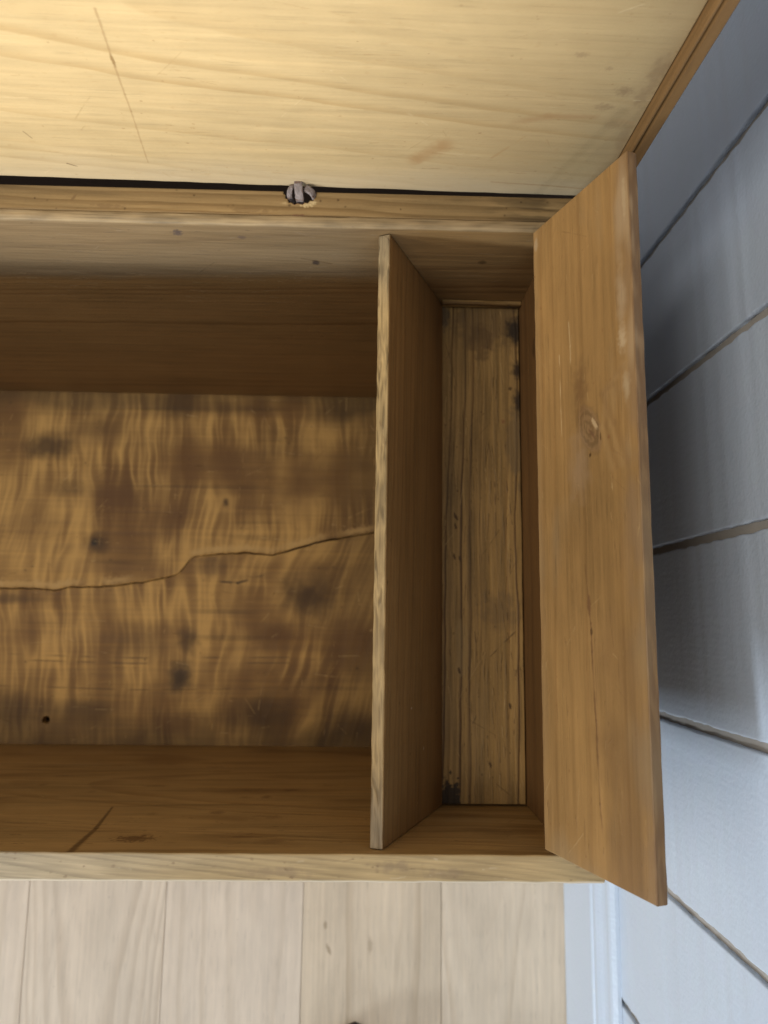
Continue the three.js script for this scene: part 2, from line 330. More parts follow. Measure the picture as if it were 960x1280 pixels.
// front board: inner face and the pale worn rim
{
  const W = RIM - 0.02, s = new Sheet(-0.01, 0.02, 0.70, 0.52, 1500);
  wood(s, { seed: 3, early: BROWN, late: BROWNL, sp: 0.010, ring: 0.7, fib: 0.13, blotch: 0.28, yc: 0.30, d0: 0.08, slope: 0.12, tilt: 0.04, warp: 0.016 });
  const U = (x) => 0.166 - x, Vv = (y) => y - 0.02;
  // paler, rubbed streaks in the upper part of the face
  s.each((u, v, k) => { const m = sstep(0.10, 0.45, v) * sstep(-0.05, 0.35, fbm(u * 5, v * 40) + 0.15); s.tint(k, [0.44, 0.27, 0.11], 0.35 * m); const d = sstep(0.12, 0.42, noise(u * 9 + 3, v * 34)); s.tint(k, [0.15, 0.07, 0.022], 0.4 * d); }, [-0.01, 0, 0.69, W - 0.003]);
  s.stroke([[U(-0.1995), W - 0.001], [U(-0.203), Vv(0.46)], [U(-0.2125), Vv(0.395)]], 0.0052, 0.0016, [0.075, 0.033, 0.010], 0.8, { dz: -0.4, wob: 0.4 });
  s.each((u, v, k) => { const p = sstep(0.22, 0.45, noise(u * 4 + v * 3, v * 150 + u * 9)) * sstep(0.06, 0.36, v + 0.2 * noise(u * 5, v * 5)); s.tint(k, [0.50, 0.335, 0.155], 0.42 * p); const q = sstep(0.2, 0.42, noise(u * 5 + 7, v * 120 - u * 6)); s.tint(k, [0.13, 0.066, 0.02], 0.38 * q); }, [-0.01, 0, 0.69, W - 0.003]);
  const r = rng(12);
  for (let i = 0; i < 26; i++) { const u = mix(0.14, 0.52, r()), v = mix(0.18, W - 0.02, r()); s.blob(u, v, 0.004 + r() * 0.012, 0.002 + r() * 0.006, [0.12, 0.052, 0.018], 0.45 * r() + 0.15, { edge: 0.7, rag: 0.5 }); }
  for (let i = 0; i < 22; i++) { const u = mix(0.22, 0.42, r()), v = mix(0.40, W - 0.015, r()); s.stroke([[u, v], [u + 0.006 + r() * 0.02, v + (r() - 0.5) * 0.012]], 0.0012, 0.0006, DARK, 0.6, { dash: 160, dz: -0.4 }); }
  s.blob(U(-0.165), Vv(0.487), 0.016, 0.009, [0.10, 0.042, 0.015], 0.75, { rag: 0.9, freq: 5 });
  // rim: beige, swirling grain, greyer to the left
  s.each((u, v, k) => {
    const w = v - W, a = sstep(-0.0022, -0.0006, w + 0.0012 * noise(u * 60, 3)); if (a <= 0) return;
    const R = (w * 1.0 + u * 0.11 + 0.004 * noise(u * 9, w * 40) + 0.010 * noise(u * 2.7, 8)) / 0.0042, t = R - Math.floor(R), L = sstep(0.3, 0.85, t) * (1 - sstep(0.86, 1, t)) * (0.4 + 0.6 * hash(Math.floor(R)));
    const fine = noise(u * 30, w * 900 + u * 60), left = sstep(0.18, 0.5, u + 0.1 * noise(u * 6, w * 60)), bl = fbm(u * 16, w * 60);
    const c = [mix(0.46, 0.46, left), mix(0.33, 0.375, left), mix(0.165, 0.25, left)].map((q) => q * (1 - 0.22 * L + 0.26 * fine + 0.26 * bl));
    s.tint(k, c, a); s.z[k] = 0.25 * fine - 0.2 * L;
    s.tint(k, [0.66, 0.56, 0.42], 0.8 * sstep(0.0168, 0.0180, w + 0.0005 * noise(u * 40, 7)) * (1 - sstep(0.0195, 0.022, w)));  // window light on the rounded outer edge, painted as a bright line
  });
  s.specks(40, 14, [0.0, W, 0.6, W + 0.018], 0.0006, 0.0016, [0.17, 0.10, 0.05], 0.6, 1.6);
  for (const [x, z, q] of [[0.02, 0.008, 0.010], [-0.06, 0.012, 0.018], [0.055, 0.012, 0.012]]) s.blob(U(x), W + z, q * 1.6, 0.004, [0.27, 0.19, 0.115], 0.5, { rag: 0.8, edge: 0.8 });
  s.scuffs(150, 71, [0.02, 0.05, 0.66, W - 0.01], 0.04, [[0.10, 0.05, 0.016], [0.12, 0.06, 0.02], [0.52, 0.36, 0.18]], 0.6, 0.035);
  s.scuffs(30, 72, [0.0, W + 0.001, 0.66, W + 0.017], 0.1, [[0.2, 0.13, 0.07], [0.62, 0.5, 0.34]], 0.5, 0.02);
  s.specks(70, 73, [0.02, 0.05, 0.66, W + 0.016], 0.0005, 0.0018, DARK, 0.7, 1.5);
  const m = s.material({ bump: 0.0007, rough: 0.46 });
  part('front_board', place(boardGeo(0.166 - XL, W, FT, { rr: [0.001, 0.0012, 0.0022, 0.001], wear: 0.0007, seed: 4 }), V3(0.166, 0.02, ZF), nX, Y), m, chest);
}
// back board: inner face, worn top edge, grazing light below it painted as a pale band
{
  const W = RIM - 0.02 + 0.0005, s = new Sheet(0.43, 0.02, 0.72, 0.51, 1500), T = 0.0078, U = (x) => x - XL, Vv = (y) => y - 0.02;
  wood(s, { seed: 8, early: [0.275, 0.160, 0.060], late: [0.165, 0.083, 0.027], sp: 0.008, ring: 0.75, fib: 0.12, blotch: 0.22, yc: 0.55, d0: 0.1, slope: 0.05, warp: 0.010 });
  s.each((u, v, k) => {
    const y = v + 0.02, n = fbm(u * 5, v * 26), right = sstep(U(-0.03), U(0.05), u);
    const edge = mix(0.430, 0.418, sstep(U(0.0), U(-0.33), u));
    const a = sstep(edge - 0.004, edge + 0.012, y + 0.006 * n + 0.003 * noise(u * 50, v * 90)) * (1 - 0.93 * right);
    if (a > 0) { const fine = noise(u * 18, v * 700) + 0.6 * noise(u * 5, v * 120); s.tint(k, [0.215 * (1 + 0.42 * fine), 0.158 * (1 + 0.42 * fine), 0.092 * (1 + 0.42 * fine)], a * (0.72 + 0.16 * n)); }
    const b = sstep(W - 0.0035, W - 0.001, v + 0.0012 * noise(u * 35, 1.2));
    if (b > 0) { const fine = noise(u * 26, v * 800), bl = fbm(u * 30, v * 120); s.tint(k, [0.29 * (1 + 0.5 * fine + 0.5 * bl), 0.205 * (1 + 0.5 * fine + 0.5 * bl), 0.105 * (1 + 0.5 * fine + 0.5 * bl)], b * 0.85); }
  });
  const r = rng(31);
  for (let i = 0; i < 46; i++) { const u = mix(U(-0.34), U(-0.06), r()), v = Vv(mix(0.375, 0.435, r())); s.stroke([[u, v], [u + 0.004 + 0.02 * r(), v + (r() - 0.6) * 0.008]], 0.0010, 0.0005, [0.40, 0.29, 0.16], 0.6, { dash: 180, dz: 0.3 }); }
  for (let i = 0; i < 30; i++) { const u = mix(U(-0.29), U(0.0), r()), v = Vv(mix(0.435, 0.515, r())), l = 0.006 + 0.03 * r(); s.stroke([[u, v], [u + l, v + (r() - 0.5) * 0.014]], 0.0010, 0.0004, [0.14, 0.10, 0.07], 0.45, { dash: 120, dz: -0.3 }); }
  s.blob(U(-0.0483), Vv(0.4616), 0.0035, 0.005, [0.05, 0.035, 0.03], 0.9); s.stroke([[U(-0.06), Vv(0.468)], [U(-0.035), Vv(0.460)]], 0.001, 0.001, DARK, 0.6);
  s.blob(U(-0.155), Vv(0.505), 0.004, 0.005, [0.08, 0.06, 0.06], 0.8, { rag: 0.8 }); s.blob(U(-0.105), Vv(0.5), 0.004, 0.003, [0.1, 0.07, 0.06], 0.6);
  s.blob(U(0.038), Vv(0.4484), 0.003, 0.003, DARK, 0.6); s.blob(U(0.093), Vv(0.468), 0.004, 0.004, DARK, 0.7);
  s.stroke([[U(0.07), Vv(0.391)], [U(0.10), Vv(0.3925)], [U(0.135), Vv(0.391)]], 0.002, 0.0016, [0.03, 0.015, 0.008], 0.9, { dz: -1 });
  s.scuffs(150, 81, [0.45, 0.05, 1.12, 0.40], 0.0, [[0.09, 0.045, 0.015], [0.34, 0.21, 0.09]], 0.5, 0.04);
  s.scuffs(70, 82, [0.66, 0.40, 1.12, W - 0.004], 0.0, [[0.12, 0.08, 0.05], [0.34, 0.27, 0.19]], 0.5, 0.03);
  s.specks(60, 83, [0.5, 0.2, 1.12, W], 0.0005, 0.0016, DARK, 0.7, 1.4);
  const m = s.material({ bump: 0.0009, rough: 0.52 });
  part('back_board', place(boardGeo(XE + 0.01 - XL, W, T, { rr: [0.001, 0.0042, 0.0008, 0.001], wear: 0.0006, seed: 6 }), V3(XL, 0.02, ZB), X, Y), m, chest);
}
// back rail: the strip behind the back board, with the pit for the hinge
{
  const s = new Sheet(-0.55, 0.30, 0.72, 0.04, 1800);
  wood(s, { seed: 21, early: [0.285, 0.185, 0.078], late: [0.165, 0.096, 0.034], sp: 0.0065, ring: 0.85, fib: 0.14, blotch: 0.20, yc: 0.285, d0: 0.012, slope: 0.02, tilt: 0.016, warp: 0.009 });
  s.specks(24, 6, [-0.3, 0.31, 0.15, 0.332], 0.0007, 0.0015, DARK, 0.8);
  s.blob(-0.205, 0.316, 0.014, 0.002, [0.2, 0.12, 0.05], 0.6, { rag: 0.8 });
  s.blob(-0.232, 0.322, 0.004, 0.0012, [0.18, 0.10, 0.04], 0.7, { rot: 1.0 });
  s.blob(-0.095, 0.3155, 0.016, 0.003, [0.20, 0.12, 0.05], 0.55, { rag: 0.9 });
  s.blob(-0.052, 0.3205, 0.006, 0.0020, [0.62, 0.46, 0.23], 0.85, { rag: 0.9 }); s.blob(-0.0475, 0.3225, 0.003, 0.0022, [0.66, 0.50, 0.26], 0.85, { rag: 0.9 }); s.blob(-0.069, 0.3215, 0.003, 0.0014, [0.5, 0.35, 0.17], 0.7, { rag: 0.9 });
  s.blob(-0.0580, 0.3115, 0.008, 0.0012, [0.18, 0.08, 0.04], 0.7, { rag: 0.6 });
  s.each((u, v, k) => { if (u < 0.17) s.scale(k, 1 - 0.5 * sstep(0.05, 0.15, u) * sstep(-0.2, 0.3, fbm(u * 30, v * 200))); });
  const m = s.material({ bump: 0.0006, rough: 0.55 });
  const zf = ZB - 0.0081, zb = -0.3318, pts = [[XL, zf]], hx = -0.0576;
  for (let x = XL + 0.05; x < 0.165; x += 0.02) pts.push([x, zf + 0.0003 * noise(x * 20, 4)]);
  pts.push([0.166, zf], [0.166, zb]);
  const notch = [[0.0128, 0], [0.0122, 0.0042], [0.0108, 0.0046], [0.0104, 0.0072], [0.0078, 0.0070], [0.0064, 0.0092], [0.0040, 0.0088], [0.0022, 0.0104], [-0.0016, 0.0096], [-0.0040, 0.0107], [-0.0066, 0.0090], [-0.0084, 0.0093], [-0.0092, 0.0064], [-0.0112, 0.0058], [-0.0110, 0.0030], [-0.0125, 0.0022], [-0.0128, 0]];
  for (const [a, b] of notch) pts.push([hx + a, zb + b]);
  pts.push([XL, zb]);
  part('back_rail', slabGeo(pts, RIM + 0.0002, 0.05, 0.0009), m, chest);
  part('added_gap_block', place(boardGeo(0.19 - XL, 0.415, 0.075, { r: 0.001, seg: 4 }), V3(XL, 0.045, -0.3330), X, Y), new THREE.MeshStandardMaterial({ color: new THREE.Color(0.05, 0.026, 0.012), roughness: 0.9 }), chest);  // dark block added behind the rail to darken the gap under the lid
}
// bottom: two wide boards with a ragged seam
{
  const s = new Sheet(-0.62, -0.165, 0.78, 0.475, 1300), V = (z) => -z;
  const seam = [[-0.70, -0.030], [-0.4769, -0.0381], [-0.43, -0.0385], [-0.405, -0.036], [-0.392, -0.0405], [-0.34, -0.0425], [-0.29, -0.049], [-0.2480, -0.0590], [-0.2310, -0.082], [-0.20, -0.0865], [-0.16, -0.0895], [-0.1266, -0.086], [-0.10, -0.094], [-0.06, -0.106], [0.0101, -0.1188], [0.15, -0.128]];
  const seamZ = (x) => { for (let i = 0; i + 1 < seam.length; i++) if (x <= seam[i + 1][0]) { const t = (x - seam[i][0]) / (seam[i + 1][0] - seam[i][0]); return mix(seam[i][1], seam[i + 1][1], t); } return -0.128; };
  s.each((u, v, k) => {
    const lower = v < V(seamZ(u)), o = lower ? 50 : 0;
    // crosswise saw and scraper ripple: upright streaks that lean and bend
    const bend = 0.012 * noise(u * 9 + o, v * 7) + 0.030 * noise(u * 2.2 + o, v * 2.6) + 0.004 * noise(u * 34, v * 30 + o) + (lower ? -0.30 * Math.max(0, v + 0.165) * sstep(-0.26, -0.04, u) : 0);
    const x = u + bend;
    const ridge = (n) => { const r = 1 - Math.abs(n) * 2.6; return r > 0 ? r * r : 0; };
    const a = noise(x * 40 + o, v * 7 + o), b = ridge(noise(x * 52 + o + 3, v * 6)), b2 = ridge(noise(x * 100 + o + 11, v * 9 + 4)), c = noise(x * 17 + o, v * 5 + o);
    const patch = fbm(u * 5 + 3 + o, v * 7 + o), patch2 = fbm(u * 13 + o, v * 17), vis = sstep(-0.35, 0.25, noise(u * 11 + o + 5, v * 13));
    const grain = noise(u * 4 + o, v * 210) * 0.7 + noise(u * 11, v * 460) * 0.6;
    let light = 0.42 * a + (0.52 * b + 0.44 * b2) * vis - 0.20 + 0.22 * c + 0.40 * patch + 0.26 * patch2 + 0.11 * grain + 0.10 * noise(u * 3 + o, v * 60);
    light = sstep(-0.62, 0.66, light); light = light * (0.7 + 0.3 * light);
    const line = sstep(0.26, 0.42, noise(u * 2.4 + o, v * 88 + 9)) * sstep(-0.1, 0.3, noise(u * 8, v * 20));
    const q = k * 3, f = 1 + 0.10 * grain - 0.26 * line;
    s.c[q] = mix(0.165, 0.56, light) * f; s.c[q + 1] = mix(0.076, 0.322, light) * f; s.c[q + 2] = mix(0.019, 0.094, light) * f;
    s.z[k] = 0.3 * a + 0.3 * b + 0.3 * grain; s.r[k] = 0.05 * grain;
    // light falloff at the walls and towards the divider, painted dark
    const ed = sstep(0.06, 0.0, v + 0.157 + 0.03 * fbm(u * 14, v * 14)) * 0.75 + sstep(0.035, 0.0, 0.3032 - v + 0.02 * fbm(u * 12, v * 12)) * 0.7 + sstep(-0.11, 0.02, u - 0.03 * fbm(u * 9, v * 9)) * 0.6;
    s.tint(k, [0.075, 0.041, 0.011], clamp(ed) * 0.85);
  });
  const st = (x, z, rx, ry, a, col = DARK, o = {}) => s.blob(x, V(z), rx, ry, col, a, { edge: 0.85, rag: 0.30, freq: 1.7, ...o });
  st(-0.4304, -0.2285, 0.040, 0.026, 0.85); st(-0.36, -0.255, 0.06, 0.02, 0.35); st(-0.26, -0.13, 0.03, 0.05, 0.4, [0.110, 0.046, 0.012]); st(-0.08, -0.19, 0.05, 0.035, 0.5, [0.110, 0.046, 0.012]); st(-0.44, -0.12, 0.05, 0.03, 0.4, [0.110, 0.046, 0.012]); st(-0.3, 0.03, 0.05, 0.03, 0.3); st(-0.06, 0.08, 0.04, 0.04, 0.45, [0.110, 0.046, 0.012]); st(-0.355, -0.0985, 0.020, 0.017, 0.8); st(-0.36, -0.1, 0.006, 0.006, 0.9, [0.02, 0.015, 0.01]);
  st(-0.0777, -0.0331, 0.044, 0.038, 0.9); st(-0.2387, 0.0711, 0.020, 0.026, 0.9, [0.035, 0.018, 0.008]); st(-0.2308, 0.0255, 0.017, 0.022, 0.75); st(-0.123, 0.019, 0.034, 0.028, 0.55, [0.110, 0.046, 0.012]);
  st(-0.33, -0.16, 0.055, 0.035, 0.55, [0.110, 0.046, 0.012]); st(-0.40, -0.17, 0.04, 0.015, 0.4); st(-0.16, -0.19, 0.05, 0.05, 0.35, [0.110, 0.046, 0.012]); st(-0.205, -0.072, 0.028, 0.022, 0.6, [0.09, 0.042, 0.016]);
  st(-0.12, -0.24, 0.05, 0.03, 0.3); st(-0.44, 0.115, 0.05, 0.035, 0.7); st(-0.36, 0.115, 0.05, 0.02, 0.5); st(-0.13, 0.115, 0.06, 0.03, 0.75); st(-0.24, 0.13, 0.05, 0.02, 0.6, [0.110, 0.046, 0.012]); st(-0.02, 0.13, 0.05, 0.03, 0.6); st(-0.015, 0.02, 0.035, 0.045, 0.55, [0.110, 0.046, 0.012]); st(-0.19, -0.285, 0.09, 0.012, 0.5); st(-0.05, -0.275, 0.05, 0.02, 0.5);
  st(-0.26, -0.29, 0.03, 0.03, 0.5); st(-0.19, -0.155, 0.005, 0.008, 0.85); st(-0.46, -0.025, 0.06, 0.008, 0.6, [0.08, 0.04, 0.015]);
  st(-0.1, -0.165, 0.03, 0.04, 0.4, [0.110, 0.046, 0.012]);
  // worn pale lip along the seam
  for (let i = 0; i + 1 < seam.length; i++) if (seam[i + 1][0] < 0.12 && (seam[i + 1][0] < -0.25 || seam[i][0] > -0.235)) s.stroke([[seam[i][0], V(seam[i][1]) + 0.006], [seam[i + 1][0], V(seam[i + 1][1]) + 0.006]], 0.007, 0.008, [0.56, 0.345, 0.125], 0.65, { soft: 0.95, wob: 1.0, dash: 16 });
  s.stroke([[-0.215, 0.052], [-0.17, 0.049], [-0.135, 0.060]], 0.002, 0.003, [0.03, 0.018, 0.01], 0.8, { dash: 50 });
  for (const z of [0.045, 0.052, 0.085]) s.stroke([[-0.5, V(z)], [-0.3, V(z + 0.004)], [-0.1, V(z + 0.001)]], 0.0018, 0.0014, [0.07, 0.035, 0.014], 0.6, { dash: 30 });
  s.specks(60, 44, [-0.55, -0.15, 0.05, 0.3], 0.0008, 0.0026, [0.05, 0.028, 0.01], 0.55, 1.3);
  s.scuffs(260, 91, [-0.55, -0.155, 0.05, 0.30], 0.0, [[0.08, 0.04, 0.012], [0.60, 0.40, 0.17]], 0.5, 0.045);
  s.scuffs(240, 92, [-0.55, -0.155, 0.05, 0.30], 1.5, [[0.60, 0.38, 0.14], [0.56, 0.36, 0.13], [0.1, 0.05, 0.015]], 0.5, 0.04);
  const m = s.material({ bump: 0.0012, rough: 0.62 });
  const jag = (x) => 0.0014 * noise(x * 90, 2) + 0.0008 * noise(x * 260, 5);
  const A = [[XL, ZB - 0.004]], B = [];
  A.push([0.15, ZB - 0.004]);
  for (let x = 0.15; x > -0.72; x -= 0.006) A.push([x, seamZ(x) + jag(x)]);
  A.push([XL, -0.03]);
  B.push([XL, -0.0278]);
  for (let x = -0.714; x <= 0.15; x += 0.006) B.push([x, seamZ(x) + jag(x) + 0.0011 + 0.0012 * noise(x * 34, 8) - 0.0012 * Math.exp(-(((x + 0.239) / 0.014) ** 2))]);
  B.push([0.15, ZF + 0.004], [-0.403, ZF + 0.004]);
  B.push([XL, ZF + 0.004]);
  const shB = new THREE.Shape(B.map(([x, z]) => new THREE.Vector2(x, -z)));
  const hole = new THREE.Path(); for (let i = 0; i < 14; i++) { const a = -i / 14 * 6.283, rr = 0.0058 * (1 + 0.2 * noise(i * 0.9, 3)); i ? hole.lineTo(-0.405 + rr * Math.cos(a), -0.1275 + rr * Math.sin(a)) : hole.moveTo(-0.405 + rr, -0.1275); }
  part('added_hole_block', new THREE.BoxGeometry(0.06, 0.02, 0.44).translate(-0.405, FLOOR - 0.0285, -0.07), new THREE.MeshStandardMaterial({ color: new THREE.Color(0.03, 0.017, 0.009), roughness: 0.9 }), chest);  // dark block added below the hole so it looks shaded
  shB.holes.push(hole);
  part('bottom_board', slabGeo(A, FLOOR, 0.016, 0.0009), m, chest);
  const gB = new THREE.ExtrudeGeometry(shB, { depth: 0.0124, bevelEnabled: true, bevelThickness: 0.0008, bevelSize: 0.0008, bevelOffset: -0.0008, bevelSegments: 2 });
  gB.rotateX(-Math.PI / 2); gB.translate(0, FLOOR - 0.0010 - 0.0132, 0);
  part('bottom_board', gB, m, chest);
}
// right and left ends
const inner = new Sheet(0, 0, 0.5, 0.53, 900);
wood(inner, { seed: 15, early: [0.17, 0.085, 0.027], late: [0.10, 0.044, 0.013], sp: 0.009, ring: 0.6, yc: 0.6, blotch: 0.2 });
inner.blob(0.065, 0.42, 0.012, 0.006, DARK, 0.7); inner.blob(0.11, 0.44, 0.010, 0.008, [0.02, 0.012, 0.008], 0.7);
const innerM = inner.material({ bump: 0.0006, rough: 0.6 });
part('end_board', place(boardGeo(ZF - ZB + 0.0008, RIM - 0.022, 0.024, { r: 0.0012, seg: 20 }), V3(XE, 0.02, ZB + 0.0002 - 0.0006), Z, Y), innerM, chest);
part('end_board', place(boardGeo(ZF - ZB + 0.0008, RIM - 0.022, 0.024, { r: 0.0012, seg: 20 }), V3(XL + 0.0005, 0.02, ZF + 0.0003), nZ, Y), innerM, chest);

// side till: slanting divider, floor, batten
{
  const top3 = V3(0.0133, RIM - 0.008, 0), foot = V3(0.0695, TILL - 0.004, 0), d = top3.clone().sub(foot), W = d.length();
  const s = new Sheet(-0.005, -0.01, 0.47, W + 0.03, 1800);
  wood(s, { seed: 17, early: [0.265, 0.148, 0.052], late: [0.16, 0.079, 0.025], sp: 0.007, ring: 0.55, fib: 0.13, blotch: 0.25, yc: -0.08, d0: 0.05, slope: 0.1, warp: 0.006 });
  s.each((u, v, k) => {
    const n = noise(u * 28, v * 45), a = sstep(W - 0.0012, W + 0.0006, v + 0.0006 * n);
    if (a > 0) {                              // rubbed, open grained top edge
      const f = noise(u * 60 + 3 * noise(u * 20, v * 90), v * 700), bl = fbm(u * 26, v * 120), ch = sstep(0.1, 0.4, noise(u * 48 + 4 * noise(u * 15, v * 70), v * 420)) * sstep(-0.2, 0.3, noise(u * 9, 3.3));
      const end = sstep(0.07, 0.0, u) + 0.6 * sstep(0.38, 0.45, u);
      s.tint(k, [0.34, 0.23, 0.10].map((c, i) => mix(c, [0.25, 0.2, 0.13][i], clamp(end)) * (1 + 0.55 * f + 0.55 * bl) * (1 - 0.5 * ch)), a); s.z[k] = 0.6 * f + 0.4 * bl - 0.9 * ch;
    }
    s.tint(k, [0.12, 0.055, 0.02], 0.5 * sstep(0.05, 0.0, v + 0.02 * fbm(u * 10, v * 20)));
    s.tint(k, [0.28, 0.165, 0.062], 0.25 * sstep(0.3, 0.0, u) * sstep(0.02, 0.14, v));
  });
  s.specks(9, 3, [0.1, W, 0.44, W + 0.010], 0.0012, 0.0034, [0.17, 0.10, 0.045], 0.5, 3.2, 0.15, -0.4);
  s.specks(30, 9, [0, 0, 0.46, W], 0.0005, 0.0016, DARK, 0.6, 1.4);
  s.blob(0.055, 0.055, 0.0015, 0.0012, [0.6, 0.5, 0.35], 0.8); s.blob(0.09, 0.085, 0.001, 0.0016, [0.6, 0.5, 0.35], 0.8);
  s.scuffs(110, 101, [0, 0, 0.46, W], 0.0, [[0.10, 0.048, 0.015], [0.36, 0.22, 0.09]], 0.5, 0.03);
  const m = s.material({ bump: 0.0009, rough: 0.55 });
  part('till_divider', place(boardGeo(ZF - ZB - 0.0012, W, 0.0098, { rr: [0.0006, 0.0012, 0.0012, 0.0006], wear: 0.0005, seed: 13, wf: 70, seg: 120 }), V3(foot.x, foot.y, ZF - 0.0006), nZ, d), m, chest, 'slanting divider with a pale rubbed top edge');

  const f = new Sheet(-0.01, -0.01, 0.48, 0.10, 2000);   // u = z from the back, v = x from the divider
  wood(f, { seed: 25, early: [0.275, 0.165, 0.055], late: [0.075, 0.034, 0.010], sp: 0.0050, ring: 1.0, fib: 0.24, blotch: 0.3, yc: -0.03, d0: 0.02, slope: 0.03, warp: 0.013, pores: 0.6 });
  const b = (x, z, rx, ry, a, col = [0.10, 0.055, 0.022], o = {}) => f.blob(z + 0.3027, x - 0.0662, rx, ry, col, a, { rag: 0.5, edge: 0.35, freq: 2.5, ...o });
  b(0.112, -0.289, 0.030, 0.036, 0.62, [0.12, 0.072, 0.03]); b(0.104, -0.268, 0.020, 0.012, 0.55); b(0.1385, -0.280, 0.024, 0.013, 0.92, [0.018, 0.012, 0.008], { edge: 0.8 });
  b(0.141, -0.2407, 0.012, 0.009, 0.9, [0.02, 0.012, 0.008], { edge: 0.7 }); b(0.141, -0.2092, 0.014, 0.008, 0.9, [0.02, 0.012, 0.008], { edge: 0.7 }); b(0.132, -0.222, 0.002, 0.002, 0.8, DARK); b(0.125, -0.19, 0.002, 0.002, 0.7, [0.2, 0.08, 0.03]);
  b(0.1355, -0.170, 0.034, 0.010, 0.6, [0.13, 0.085, 0.04]); b(0.1201, -0.014, 0.022, 0.022, 0.5, [0.12, 0.075, 0.035], { edge: 0.8 }); b(0.0735, 0.1475, 0.016, 0.010, 0.92, [0.02, 0.014, 0.01], { rag: 0.9 }); b(0.069, -0.293, 0.016, 0.006, 0.6, [0.04, 0.035, 0.03]);
  b(0.085, 0.02, 0.03, 0.006, 0.3, [0.36, 0.24, 0.10]); b(0.10, 0.1, 0.05, 0.012, 0.25, [0.36, 0.24, 0.10], { edge: 0.9 });
  for (const [x, z] of [[0.0792, -0.1], [0.081, -0.098], [0.0800, -0.090], [0.0788, -0.062], [0.084, -0.060], [0.083, 0.04], [0.128, 0.07], [0.11, 0.12]]) b(x, z, 0.0035, 0.0012, 0.85, DARK, { rot: 0.3 });
  f.scuffs(170, 111, [0, 0, 0.47, 0.078], 0.02, [[0.06, 0.028, 0.008], [0.06, 0.03, 0.01], [0.40, 0.26, 0.10]], 0.65, 0.05);
  f.specks(60, 112, [0, 0, 0.46, 0.078], 0.0004, 0.0014, DARK, 0.8, 1.5);
  const fm = f.material({ bump: 0.0012, rough: 0.6 });
  part('till_floor', place(boardGeo(ZF - ZB - 0.004, XE - 0.0672, 0.010, { r: 0.0009, wear: 0.0004, seed: 19 }), V3(0.0662, TILL, ZB + 0.0024), Z, X), fm, chest);
  part('batten', place(boardGeo(XE - 0.0668, 0.004, 0.008, { r: 0.0008, wear: 0.0006, seg: 20, seed: 7 }), V3(XE - 0.0004, TILL + 0.0035, ZB + 0.0043), nX, nZ), fm, chest);
}
